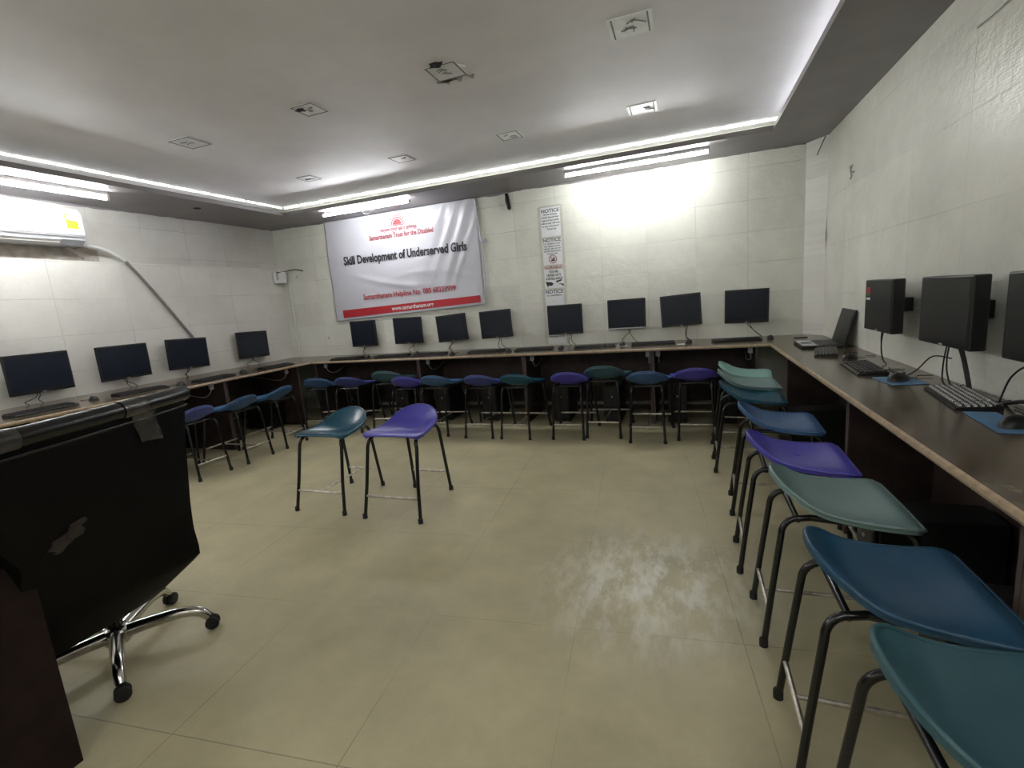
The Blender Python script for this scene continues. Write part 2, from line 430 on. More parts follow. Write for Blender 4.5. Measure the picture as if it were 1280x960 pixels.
for (a, b), l in zip(zip(xs, xs[1:]), ['leftmost dark desk unit on the back wall, nearest the left corner', 'dark desk unit on the back wall under the banner\'s right half', 'dark desk unit on the back wall left of the double partition near the notices', 'rightmost dark desk unit on the back wall beside the right corner']):
    desk_unit(l, (a, YB-.005), (b, YB-.005), (0, -1), dB, 'dark desk units around the walls')
dR = XR-XDR-.05
ys = [4.40, 2.81, 1.42, -.3]
for (a, b), l in zip(zip(ys, ys[1:]), ['farthest dark brown desk unit on the right wall, next to the corner', 'middle dark brown desk unit on the right wall behind the violet stool', 'nearest dark brown desk unit on the right wall behind the dark blue stool']):
    desk_unit(l, (XR-.005, a), (XR-.005, b), (-1, 0), dR, 'dark desk units around the walls')
dL = XDL-XL-.08
ys = [4.74, 3.70, 2.2, .7]
for (a, b), l in zip(zip(ys, ys[1:]), ['farthest dark desk unit on the left wall, next to the back corner', 'middle dark desk unit on the left wall behind the blue stools', 'nearest dark desk unit on the left wall behind the office chair']):
    desk_unit(l, (XL+.03, a), (XL+.03, b), (1, 0), dL, 'dark desk units around the walls')

# computer towers under the worktops
def make_tower(label):
    th = thing('computer_tower', label, 'computer', (0, 0, 0), 0, 'black computer towers under the desks')
    MB().box((-.09, -.20, .012), (.09, .20, .40), .006).build('case', m_grey_pl, th)
    f = MB().box((-.088, -.222, .014), (.088, -.2, .398), .008).build('front_panel', m_black, th)
    d_ = MB(); d_.box((-.072, -.226, .33), (.072, -.222, .372), .002); d_.build('disc_drive', m_grey_pl, f)
    b_ = MB().lathe([(.009, 0), (.009, -.005), (.006, -.006)], (0, -.222, .28), 14, 'Y').build('power_button', m_silver, f)
    g_ = MB()
    for k in range(7): g_.box((-.06, -.2245, .05+k*.022), (.06, -.222, .058+k*.022))
    g_.build('vent', m_grey_pl, f)
    ft = MB()
    for x in (-.07, .07):
        for y in (-.17, .17): ft.box((x-.012, y-.012, 0), (x+.012, y+.012, .012))
    ft.build('feet', m_rubber, th)
    return th
t0 = make_tower('')
towers = [
 (-4.05, 5.20, 0, 'black computer tower under the back desk nearest the left corner'),
 (-3.3, 5.20, 0, 'black computer tower under the back desk, just left of the first partition post'),
 (-2.75, 5.20, 0, 'black computer tower under the back desk, just right of the first partition post'),
 (-2.15, 5.20, 0, 'black computer tower under the back desk below the monitor right of the banner'),
 (-1.30, 5.20, 0, 'black computer tower under the back desk below the notice papers'),
 (-.75, 5.20, 0, 'black computer tower under the back desk below the silver-edged monitor'),
 (-.10, 5.20, 0, 'black computer tower under the back desk below the tilted widescreen monitor'),
 (.36, 5.20, 0, 'black computer tower under the back desk next to the right corner'),
 (-5.1, 2.62, pi/2, 'black computer tower under the left desk, behind the office chair back'),
 (-5.1, 3.25, pi/2, 'black computer tower under the left desk, behind the nearest blue stool'),
 (-5.1, 3.95, pi/2, 'black computer tower under the left desk, behind the second blue stool'),
 (-5.1, 4.55, pi/2, 'black computer tower under the left desk, nearest the back corner'),
 (.88, 3.98, -pi/2+.2, 'dusty black computer tower under the right desk beside the brown partition edge'),
 (.90, 2.22, -pi/2, 'black computer tower in deep shade under the right desk, behind the dark blue stool'),
 (.90, 1.62, -pi/2, 'black computer tower under the right desk, nearest the camera'),
]
for i, (x, y, rz, l) in enumerate(towers):
    o = t0 if i == 0 else copy_tree(t0)
    o.location = (x, y, 0); o.rotation_euler[2] = rz; retag(o, l)

# ================================================================== MONITORS
def make_monitor(label, loc, facing, w_, h_, roll=0, depth=.05, gap=.05, chin=.022, screen=None, chin_mat=None, cable=0, group='wall-mounted monitors', sticker=False, rc=(.72, .70), hs=.55):
    """local frame: screen faces -Y, wall behind at +Y; loc = centre of the front"""
    th = thing('monitor', label, 'monitor', loc, facing, group)
    Rr = Matrix.Rotation(R(roll), 3, 'Y')
    def bx(lo, hi, name, mat, par, bev=.004):
        m = MB().box(lo, hi, bev)
        for v in m.bm.verts: v.co = Rr @ v.co
        return m.build(name, mat, par)
    W2, H2 = w_/2, h_/2
    bx((-W2, 0, -H2), (W2, depth*hs, H2), 'housing', m_black, th, .007)
    bx((-W2*rc[0], depth*.5, -H2*rc[1]), (W2*rc[0], depth, H2*rc[1]), 'rear_cover', m_black, th, .012)
    bz = .016
    bx((-W2+bz, -.0012, -H2+chin), (W2-bz, .003, H2-bz), 'screen', screen or m_screen, th, 0)
    if chin_mat: bx((-W2+.004, -.003, -H2+.004), (W2-.004, .002, -H2+chin-.003), 'chin', chin_mat, th, .001)
    bx((-.014, -.0035, -H2+.005), (.014, .0, -H2+.012), 'badge', m_silver, th, 0)
    bx((-.04, depth-.004, -.04), (.04, depth+gap, .04), 'wall_bracket', m_blackmetal, th, .003)
    if sticker:
        st = MB().box((-W2+.035, -.0035, H2-.085), (-W2+.10, -.0005, H2-.045)); st.build('sticker', m_redtxt, th)['label'] = 'red label on the screen corner'
        MB().box((-W2+.035, -.0037, H2-.098), (-W2+.10, -.0006, H2-.085)).build('sticker', m_green, th)['label'] = 'green strip of the screen label'
        MB().box((-W2+.035, -.0037, H2-.122), (-W2+.095, -.0006, H2-.108)).build('sticker', m_paper, th)['label'] = 'white strip below the screen label'
    zb = -(loc[2]-ZD)   # desk surface in local z
    rnd = random.Random(hash_(label)); cx = rnd.uniform(-.05, .05)
    for k in range(2):
        dx = rnd.uniform(-.10, .12)
        pts = [(cx+k*.02, depth*.8, -H2*.75), (cx+k*.02, depth*.6, -H2-.02), (cx+dx*.5, depth*.7, (-H2+zb)/2), (cx+dx, depth*.8+.01, zb+.03), (cx+dx+.03, depth*.8+.02, zb+.004)]
        MB().tube(smooth_path(pts, 5), .0035, 6).build('cable', m_cable, th, smooth=True)
    return th
def hash_(s): return sum((i+1)*ord(c) for i, c in enumerate(s))
mb = make_monitor
mb('small thick square monitor farthest left on the back wall, under the banner corner', (-4.146, 5.5, 1.072), 0, .40, .35, -.2, .075, .05)
mb('square monitor second from the left corner on the back wall, under the banner', (-3.446, 5.5, 1.076), 0, .42, .344, .5, .07, .055)
mb('square monitor hung askew under the banner, third from the left corner', (-2.80, 5.5, 1.074), 0, .42, .338, -3.0, .05, .075)
mb('slightly tilted square monitor just right below the banner\'s lower right corner', (-2.198, 5.5, 1.087), 0, .412, .336, -2, .05, .075)
mb('square monitor on the back wall covering the bottom of the notice papers', (-1.33, 5.5, 1.089), 0, .412, .342, 0, .05, .075)
mb('monitor with a silver lower edge, right of the notice papers', (-.628, 5.5, 1.104), 0, .412, .333, 0, .045, .08, chin_mat=m_silver)
mb('wide monitor tilted up to the right, second from the right corner on the back wall', (-.058, 5.5, 1.108), 0, .41, .336, -2.6, .045, .08, chin_mat=m_grey_pl)
mb('largest back wall monitor, nearest the right corner', (.579, 5.5, 1.107), 0, .412, .34, .7, .05, .075, chin=.03)
mb('widescreen monitor on the left wall at the photo\'s left edge', (-5.42, 2.57, 1.054), pi/2, .475, .350, 0, .045, .05, chin=.03)
mb('widescreen monitor second from the photo\'s left edge on the left wall', (-5.42, 3.273, 1.051), pi/2, .484, .345, 0, .045, .05)
mb('monitor on the left wall where the slanted grey pipe ends', (-5.42, 3.957, 1.050), pi/2, .486, .346, 2, .045, .05)
mb('monitor on the left wall nearest the back corner', (-5.42, 4.861, 1.052), pi/2, .484, .346, 1.2, .045, .05)
GR = m_screen_grey
mb('grey-faced thick monitor with a red and green label on the right wall', (1.08, 3.5, 1.147), -pi/2, .44, .308, 0, .07, .095, screen=GR, sticker=True, rc=(.70, .66), hs=.86)
mb('thick black monitor in the middle of the right wall', (1.08, 2.70, 1.151), -pi/2, .46, .310, 0, .07, .095, screen=m_screen_grey, chin=.03, rc=(.70, .66), hs=.86)
mb('black monitor on the right wall cut off by the photo\'s right edge', (1.08, 2.02, 1.157), -pi/2, .46, .310, 0, .07, .095, screen=m_screen_grey, chin=.03, rc=(.70, .66), hs=.86)

# ================================================================== KEYBOARDS, MICE, MATS
def make_keyboard(label, keymat=None):
    th = thing('keyboard', label, 'keyboard', (0, 0, 0), 0, 'keyboards on the worktops')
    b_ = MB()
    b_.prism([(-.22, -.072, 0), (-.22, .072, 0), (-.22, .072, .020), (-.22, -.06, .012), (-.22, -.072, .007)], (.44, 0, 0))
    b_.build('case', m_black, th)
    k_ = MB()
    for r_ in range(6):
        y = .058-r_*.0212; zt = .0125+(y+.06)*.062
        x = -.212
        while x < .20:
            wd = .0165
            if r_ == 5 and -.14 < x < -.03: wd = .095
            k_.box((x, y-.0082, zt-.002), (x+wd, y+.0082, zt+.006), 0)
            x += wd+.0027
            if r_ == 0 and abs(x+.19) < .012: x += .012
            if .065 < x < .075: x += .006
            if .126 < x < .14: x += .008
    kk = k_.build('keys', keymat or m_grey_pl, th)
    kk['kind'] = 'stuff'
    MB().tube(smooth_path([(0.05, .07, .01), (.06, .11, .004), (.03, .15, .004), (.05, .19, .004)]), .0022, 6).build('cord', m_cable, th, smooth=True)
    return th
m_keyp = new_mat('keycaps_with_white_print', (.03, .03, .03), .45); t = NT(m_keyp)
vv = t.coords(); vo = t.n('ShaderNodeTexBrick'); t.l(vv, vo.inputs['Vector'])
vo.offset = 0; vo.inputs['Scale'].default_value = 1; vo.inputs['Brick Width'].default_value = .0192; vo.inputs['Row Height'].default_value = .0212; vo.inputs['Mortar Size'].default_value = .0045
vo.inputs['Color1'].default_value = (.95, .95, .92, 1); vo.inputs['Color2'].default_value = (.80, .80, .78, 1); vo.inputs['Mortar'].default_value = (.02, .02, .02, 1)
t.l(vo.outputs['Color'], t.b.inputs['Base Color'])
kb0 = make_keyboard('')
kbw = make_keyboard('', m_keyp)
ZK = ZD+.0015
kbs = [
 (-4.10, 5.06, .10, 'black keyboard leftmost on the back worktop'), (-3.47, 5.13, .12, 'black keyboard under the second back wall monitor'),
 (-2.96, 5.15, .08, 'black keyboard under the askew monitor below the banner'), (-2.22, 5.20, .02, 'black keyboard under the monitor right of the banner'),
 (-1.63, 5.20, .10, 'black keyboard just left of the notice papers'), (-.94, 5.20, .12, 'black keyboard right of the notice papers'),
 (-.34, 5.27, .12, 'black keyboard under the gap between the silver-edged and tilted monitors'), (.46, 5.24, .12, 'black keyboard nearest the right corner on the back worktop'),
 (-4.86, 2.26, pi/2+.1, 'black keyboard on the left worktop at the photo\'s left edge'), (-4.86, 3.02, pi/2-.05, 'black keyboard on the left worktop behind the top of the office chair'),
 (-4.76, 3.70, pi/2+.1, 'black keyboard on the left worktop right of the office chair'), (-4.74, 4.52, pi/2, 'black keyboard on the left worktop nearest the back corner'),
 (.975, 4.16, -pi/2-.22, 'black keyboard tucked under the open laptop'), (.985, 3.38, -pi/2-.06, 'dusty black keyboard between two mice on the right worktop'),
 (1.03, 1.66, -pi/2-.25, 'dark ribbed keyboard at the right edge of the photo, nearest the camera')]
for i, (x, y, rz, l) in enumerate(kbs):
    o = kb0 if i == 0 else copy_tree(kb0)
    o.location = (x, y, ZK); o.rotation_euler[2] = rz; retag(o, l)
kbw.location = (1.10, 2.55, ZK); kbw.rotation_euler[2] = -pi/2-.14; kbw['label'] = 'black keyboard with bright white key letters on the right worktop'

def make_mouse():
    th = thing('mouse', '', 'mouse', (0, 0, 0), 0, 'computer mice on the worktops')
    m = MB(); r_ = bmesh.ops.create_uvsphere(m.bm, u_segments=20, v_segments=12, radius=1)
    for v in r_['verts']:
        x, y, z = v.co
        h = .036 if y < 0 else .036*(1-.25*y)
        v.co = Vector((x*.031*(1-.08*y), y*.056, max(0, z)*h))
    m.build('body', m_black, th, smooth=50)
    MB().lathe([(.007, -.003), (.007, .003)], (0, .028, .029), 12, 'X').build('scroll_wheel', m_grey_pl, th)
    MB().tube(smooth_path([(0, .054, .008), (.01, .09, .003), (-.02, .14, .003), (.01, .19, .003)]), .002, 6).build('cord', m_cable, th, smooth=True)
    return th
ms0 = make_mouse()
mice = [(-3.83, 5.11, 0, 'black mouse right of the leftmost back keyboard'), (-3.21, 5.30, .2, 'black mouse under the second back wall monitor'),
 (-2.62, 5.10, .1, 'black mouse right below the askew monitor'), (-1.93, 5.17, -.2, 'black mouse with a glint below the monitor right of the banner'),
 (-1.33, 5.24, 0, 'black mouse below the notice papers'), (-.655, 5.25, .1, 'shiny black mouse on a greenish pad between two back keyboards'),
 (.02, 5.29, 0, 'black mouse under the tilted monitor, with a small white label beside it'), (.775, 5.33, -.1, 'black mouse right of the corner keyboard on the back worktop'),
 (-4.93, 2.66, pi/2, 'black mouse on the left worktop below the first gap between monitors'), (-4.78, 3.345, pi/2, 'black mouse on the left worktop just right of the office chair top'),
 (-4.80, 4.10, pi/2, 'black mouse on the left worktop below the pipe-end monitor'),
 (1.04, 3.83, -pi/2+.5, 'black mouse at the end of the keyboard under the laptop'), (1.03, 2.985, -pi/2+.6, 'black mouse on a blue mat in the middle of the right worktop'),
 (1.07, 2.10, -pi/2+.5, 'large shiny black mouse at the photo\'s right edge')]
MATTED = (12, 13, 5)
for i, (x, y, rz, l) in enumerate(mice):
    o = ms0 if i == 0 else copy_tree(ms0)
    o.location = (x, y, ZK+(.003 if i in MATTED else 0)); o.rotation_euler[2] = rz; retag(o, l)
    if i in (12, 13): o.scale = (1.15, 1.15, 1.15)
def mat_(x, y, rz, sx, sy, m, label):
    o = MB().box((-sx/2, -sy/2, 0), (sx/2, sy/2, .003), .001).build('mouse_mat', m, None, loc=(x, y, ZD+.0012), rot=(0, 0, rz))
    tag(o, label, 'mouse mat', 'mouse mats')
mat_(1.035, 2.99, .1, .16, .22, m_mat_blue, 'blue mouse mat in the middle of the right worktop')
mat_(1.045, 2.16, -.1, .10, .30, m_mat_blue, 'light blue mouse mat sticking out beside the white-lettered keyboard')
mat_(-.655, 5.25, .1, .11, .14, m_mat_grey, 'greenish white mouse pad on the back worktop')
o = MB().box((-.035, -.03, 0), (.035, .03, .003)).build('paper_label', m_paper, None, loc=(-.075, 5.28, ZD+.0225), rot=(0, 0, .1))
o.location = (-.06, 5.16, ZD+.001); tag(o, 'small white paper label on the back worktop before the tilted monitor', 'paper')

# looped black cables at the right edge
m = MB()
m.tube(smooth_path([(1.19, 2.46, ZD+.006), (1.19, 2.40, .90), (1.18, 2.27, .965), (1.17, 2.15, .91), (1.18, 2.10, .82), (1.19, 2.2, ZD+.01), (1.2, 2.38, ZD+.006)], 8), .0035, 8)
m.tube(smooth_path([(1.20, 2.44, ZD+.006), (1.19, 2.30, ZD+.045), (1.18, 2.15, ZD+.06), (1.19, 1.9, ZD+.09)], 8), .008, 8)
tag(m.build('looped_cable', m_cable, None, smooth=True), 'loop of black cable standing behind the white-lettered keyboard', 'cable')
m = MB()
m.tube(smooth_path([(1.15, 2.72, 1.02), (1.17, 2.71, .94), (1.18, 2.69, .86), (1.19, 2.68, ZD+.006)], 8), .010, 8)
m.tube(smooth_path([(1.14, 2.74, .93), (1.10, 2.82, .93), (1.08, 2.92, .85), (1.08, 3.05, ZD+.02), (1.10, 3.25, ZD+.006), (1.12, 3.4, ZD+.005)], 8), .0032, 8)
tag(m.build('cable_bundle', m_cable, None, smooth=True), 'thick black cable bundle hanging below the middle right wall monitor', 'cable')

# open laptop in the right corner
lp = thing('laptop', 'open dark laptop with a silver palm rest at the corner of the right worktop', 'laptop', (1.03, 4.64, ZD+.001), -pi/2-.04)
lp.scale = (1.15, 1.15, 1.1)
MB().box((-.18, -.13, 0), (.18, .12, .020), .006).build('base', m_grey_pl, lp)
MB().box((-.165, -.12, .0195), (.165, -.03, .0215), .001).build('palm_rest', m_silver, lp)
MB().box((-.05, -.112, .0212), (.05, -.045, .0222)).build('touchpad', m_grey_pl, lp)
k_ = MB()
for r_ in range(5):
    for c_ in range(14): k_.box((-.158+c_*.0228, .09-r_*.022-.009, .020), (-.158+c_*.0228+.019, .09-r_*.022+.009, .0235))
k_.build('keys', m_black, lp)['kind'] = 'stuff'
Rl = Matrix.Rotation(R(-14), 3, 'X')
m = MB().box((-.18, -.008, 0), (.18, .004, .255), .004)
for v in m.bm.verts: v.co = Rl @ v.co + Vector((0, .125, .014))
sc_ = m.build('lid', m_black, lp)
m = MB().box((-.165, -.0095, .018), (.165, -.0075, .24))
for v in m.bm.verts: v.co = Rl @ v.co + Vector((0, .125, .014))
m.build('screen', m_screen_grey, sc_)
# notebook of dark plastic under the lid, small black box at the wall beside laptop
o = tag(MB().box((-.05, -.03, 0), (.05, .03, .006), .002).build('phone', m_black, None, loc=(1.03, 5.30, ZD+.001), rot=(0, 0, .3)), 'small flat dark object lying in the back right corner of the worktop', 'phone')

# ================================================================== STOOLS
def make_stool(mat, brace=True):
    th = thing('stool', '', 'stool', (0, 0, 0), 0, 'plastic seat stools')
    # seat: lip at +Y, straight wide front at -Y
    def interp(tab, y):
        for (a, za), (b, zb) in zip(tab, tab[1:]):
            if y <= b:
                q = max(0, (y-a)/(b-a)); return za+(zb-za)*q
        return tab[-1][1]
    def smoothed(tab):
        P_ = smooth_path([(a, 0, b) for a, b in tab], 8); return [(p.x, p.z) for p in P_]
    TC = smoothed([(-.180, .536), (-.160, .543), (-.125, .535), (-.08, .521), (0, .508), (.07, .510), (.12, .526), (.165, .562), (.20, .606), (.228, .648)])
    TR_ = smoothed([(-.180, .533), (-.160, .540), (-.125, .542), (-.08, .542), (0, .547), (.07, .558), (.12, .575), (.165, .604), (.20, .627), (.228, .648)])
    NY, NX = 34, 18
    m = MB()
    rows = []
    for j in range(NY+1):
        t_ = j/NY; y = -.180+.408*(1-(1-t_)**1.7)
        w0 = .216-.030*min(1, max(0, (y+.15)/.21))
        if y < -.145: w0 *= 1-.10*((-.145-y)/.035)**2
        if y > .04: w0 *= max(.0, 1-((y-.04)/.189)**2.7)**(1/2.1)
        w0 = max(w0, .018)
        zc, zr = interp(TC, y), interp(TR_, y)
        rows.append([Vector((sin((i/NX-.5)*pi)*w0, y, zc+(zr-zc)*abs(sin((i/NX-.5)*pi))**2.2)) for i in range(NX+1)])
    top = [[m.bm.verts.new(p) for p in r_] for r_ in rows]
    def a_(i): return abs(sin((i/NX-.5)*pi))
    def nrm_(j, i):
        a = rows[min(NY, j+1)][i]-rows[max(0, j-1)][i]; b = rows[j][min(NX, i+1)]-rows[j][max(0, i-1)]
        n_ = b.cross(a); return n_.normalized() if n_.length > 0 else Vector((0, 0, 1))
    bot = [[m.bm.verts.new(rows[j][i]-nrm_(j, i)*.008-Vector((rows[j][i].x*.03*a_(i), 0, .016*max(a_(i), j/NY)**5))) for i in range(NX+1)] for j in range(NY+1)]
    for j in range(NY):
        for i in range(NX):
            m.bm.faces.new((top[j][i], top[j][i+1], top[j+1][i+1], top[j+1][i]))
            m.bm.faces.new((bot[j][i], bot[j+1][i], bot[j+1][i+1], bot[j][i+1]))
    rim = [(0, i) for i in range(NX)]+[(j, NX) for j in range(NY)]+[(NY, i) for i in range(NX, 0, -1)]+[(j, 0) for j in range(NY, 0, -1)]
    for k in range(len(rim)):
        a, b = rim[k], rim[(k+1) % len(rim)]
        m.bm.faces.new((top[a[0]][a[1]], bot[a[0]][a[1]], bot[b[0]][b[1]], top[b[0]][b[1]]))
    loop = [top[j][i].co.copy()-Vector((0, 0, .004)) for j, i in rim]; loop.append(loop[0])
    m.tube(loop, .0062, 8, cap=False)
    # moulded skirt flange under the lip
    m.build('seat', mat, th, smooth=60)
    r_ = .0115
    for s in (-1, 1):
        rear = [(s*.150, .268, .0), (s*.141, .242, .22), (s*.134, .214, .445)]+[Vector((s*(.134-.008*sin(a)), .214-.055*(1-cos(a)), .445+.065*sin(a))) for a in [R(15*k) for k in range(1, 7)]]+[(s*.118, .12, .512)]
        l_ = MB().tube(rear, r_, 10).build('leg', m_blackmetal, th, smooth=50)
        MB().lathe([(.0155, 0), (.0155, .028), (.0125, .032)], (s*.150, .268, 0), 12).build('rubber_foot', m_rubber, l_, smooth=40)
        fr = [(s*.206, -.262, .0), (s*.190, -.220, .22), (s*.182, -.172, .460)]+[Vector((s*(.182-.014*sin(a)), -.172+.05*(1-cos(a)), .460+.052*sin(a))) for a in [R(15*k) for k in range(1, 7)]]+[(s*.156, -.09, .512)]
        l_ = MB().tube(fr, r_, 10).build('leg', m_blackmetal, th, smooth=50)
        MB().lathe([(.0155, 0), (.0155, .028), (.0125, .032)], (s*.206, -.262, 0), 12).build('rubber_foot', m_rubber, l_, smooth=40)
    f = MB()
    for s in (-1, 1): f.tube([(s*.118, .12, .512), (s*.156, -.09, .512)], r_, 10)
    f.tube([(-.125, .160, .503), (.125, .160, .503)], .010, 10)
    f.build('seat_frame', m_blackmetal, th, smooth=50)
    MB().tube([(-.195, -.235, .145), (.195, -.235, .145)], .0085, 8).build('foot_rail', m_worn, th, smooth=50)
    MB().tube([(-.144, .251, .145), (.144, .251, .145)], .0085, 8).build('foot_rail', m_worn, th, smooth=50)
    if brace: MB().tube([(0, -.235, .145), (0, .251, .145)], .0075, 8).build('stretcher', m_worn, th, smooth=50)
    return th
proto = {}
def stool(kind, x, y, rz, label, group, sc=1.0):
    first = kind not in proto
    if first: proto[kind] = make_stool(P[kind], kind != 'violet')
    o = proto[kind] if first else copy_tree(proto[kind])
    o.location = (x, y, 0); o.rotation_euler[2] = rz; retag(o, label, group); o.scale = (sc, sc, sc)
    return o
G0 = 'stools standing free in the middle of the floor'; GB = 'stools pushed under the back desk'; GL = 'stools pushed under the left desk'; GRr = 'stools pushed under the right desk'
stool('teal', -2.425, 2.752, 0, 'shiny teal stool standing free in the middle of the floor', G0)
stool('violet', -1.828, 2.745, 0, 'violet stool standing free in the middle of the floor, right of the teal one', G0, 1.03)
# back row: lip towards the room
stool('blue', -4.15, 4.62, pi+.25, 'blue stool at the left end of the back desk', GB)
stool('blueviolet', -3.71, 4.65, pi+.18, 'blue-violet stool second from the left end of the back desk', GB)
stool('darkteal', -3.24, 4.74, pi+.12, 'slightly taller dark teal stool pushed under the back desk, left of the free violet stool', GB, 1.07)
stool('violet', -2.89, 4.58, pi+.1, 'violet stool under the back desk seen between the two free stools', GB)
stool('blue', -2.54, 4.61, pi+.05, 'blue stool under the back desk, directly right of the free violet stool', GB)
stool('blueviolet', -2.00, 4.57, pi, 'blue-violet stool under the back desk, left of the double partition post', GB)
stool('teal', -1.60, 4.57, pi-.02, 'teal-blue stool under the back desk in front of the double partition post', GB)
stool('violet', -1.08, 4.60, pi, 'violet stool under the back desk, right of the double partition post', GB)
stool('darkteal', -.755, 4.69, pi, 'dark teal stool standing slightly taller under the back desk, right of the notice papers', GB, 1.06)
stool('blue', -.345, 4.55, pi, 'blue stool under the back desk, beside the taller dark teal stool', GB)
stool('violet', .06, 4.66, pi+.02, 'violet stool at the right end of the back desk', GB)
# left row
stool('blueviolet', -4.31, 3.00, -pi/2-.05, 'blue stool under the left desk, nearest the office chair', GL)
stool('blue', -4.27, 3.45, -pi/2, 'blue stool in the middle of the left desk row', GL)
stool('blue', -4.27, 3.92, -pi/2+.05, 'blue stool under the left desk, farthest from the office chair', GL)
# right row
stool('mint', .50, 4.66, pi/2-.12, 'pale mint stool in the far right corner', GRr, 1.02)
stool('grey', .47, 4.16, pi/2, 'greenish teal stool just in front of the mint one, mostly hidden', GRr, 1.04)
stool('teal', .45, 3.78, pi/2, 'teal-blue stool third from the far right corner', GRr)
stool('blue', .51, 3.06, pi/2-.05, 'mid blue stool in the right row behind the violet one', GRr)
stool('violet', .49, 2.44, pi/2-.03, 'bright violet stool in the right row', GRr)
stool('grey', .52, 1.955, pi/2, 'dusty grey-green stool in the right row', GRr)
stool('navy', .53, 1.41, pi/2, 'large dark blue stool with a dusty seat in the right row', GRr)
stool('darkteal', .56, .97, pi/2, 'dark teal stool at the bottom right corner of the photo', GRr)

# ================================================================== OFFICE CHAIR
ch = thing('office_chair', 'black leatherette office chair with torn cover and chrome star base', 'chair', (-2.30, 1.13, 0), 0)
def V(x, y, z): return Vector((x+2.30, y-1.13, z))
# back panel corners in world, seen from behind
TRc, TLc = V(-1.905, 1.355, 1.10), V(-1.675, .565, 1.10)
BRc, BLc = V(-1.87, 1.275, .44), V(-1.935, .72, .45)
Bbr, Bbl = V(-1.99, 1.15, .31), V(-1.985, .70, .31)
def outline(v):
    # left and right edge for height v 0..1
    B3 = lambda q: Bbl.lerp(BLc, q)
    pts = [(0, Bbl, Bbr), (.09, B3(.55), Bbr.lerp(BRc, .62)), (.14, B3(.85), Bbr.lerp(BRc, .86)), (.17, BLc, BRc+Vector((0, -.010, 0))), (.20, BLc, BRc.lerp(TRc, .04)+Vector((0, -.012, 0))), (.30, BLc.lerp(V(-1.80, .71, .70), .5), BRc.lerp(TRc, .17)+Vector((0, -.026, 0))), (.45, V(-1.80, .71, .70), BRc.lerp(TRc, .32)+Vector((0, -.028, 0))), (.75, V(-1.72, .60, .88), BRc.lerp(TRc, .70)+Vector((0, -.018, 0))), (1, TLc, TRc)]
    for (a, l0, r0), (b, l1, r1) in zip(pts, pts[1:]):
        if v <= b: q = (v-a)/(b-a); return l0.lerp(l1, q), r0.lerp(r1, q)
nb = Vector((.95, .30, 0)).normalized()
m = MB()
def bf(u, v):
    l, r = outline(v); p = l.lerp(r, u)
    return p + nb*(.018*sin(pi*u)**.6 - .013)
m.grid(bf, 24, 24, th=-nb*.055)
bk = m.build('backrest', m_leather, ch, smooth=50)
m = MB(); m.tube([TLc+nb*-.02+Vector((0, 0, -.01))]+[TLc.lerp(TRc, k/8)+nb*(.018*sin(pi*k/8)**.6-.018)+Vector((0, 0, -.012)) for k in range(1, 8)]+[TRc+nb*-.02+Vector((0, 0, -.01))], .030, 14)
m.build('top_roll', m_roll, bk, smooth=60)
m = MB(); m.tube([TLc.lerp(TRc, k/8)+nb*(.018*sin(pi*k/8)**.6-.018)+Vector((.002, 0, -.060)) for k in range(0, 9)], .006, 8)
m.build('piping', m_roll, bk, smooth=60)
# tape over the top roll and hanging flap
def on_back(u, v, off=.004): return bf(u, v)+nb*off
m = MB(); m.grid(lambda a, b: (lambda p: p+nb*(.006+.004*sin(b*9)))(bf(.64+.13*a+.05*b, 1.0-.17*b-.02*a*b)) + Vector((0, 0, .0)), 6, 8, th=-nb*.003)
m.build('tape_flap', m_tape, bk, smooth=True)['label'] = 'loose flap of clear tape near the top edge'
m = MB()
pts = []
for i in range(9):
    a = -1.2+i*(2.9/8); pts.append(a)
c0 = lambda u: TLc.lerp(TRc, u)+nb*(.018*sin(pi*u)**.6-.018)+Vector((0, 0, -.012))
m.grid(lambda a, b: c0(.60+.12*a)+.0325*(cos(-1.0+3.3*b)*nb+sin(-1.0+3.3*b)*Vector((0, 0, 1))), 6, 10)
m.build('tape', m_tape, bk, smooth=True)['label'] = 'clear tape wrapped over the top edge'
m = MB(); m.grid(lambda a, b: c0(.04+.16*a)+.0325*(cos(-1.0+3.3*b)*nb+sin(-1.0+3.3*b)*Vector((0, 0, 1))), 6, 10)
m.build('tape', m_tape, bk, smooth=True)['label'] = 'clear tape over the left end of the top edge'
m = MB()
ring = []
rnd = random.Random(5)
for k in range(22):
    a = 2*pi*k/22; r1 = 1+rnd.uniform(-.25, .25)
    ring.append(on_back(.235+.10*r1*cos(a)+.02*sin(a), .53+.045*r1*sin(a)+.05*cos(a), .003))
m.prism(ring, -nb*.004)
m.build('torn_patch', m_torn, bk)['label'] = 'torn patch showing brown backing'
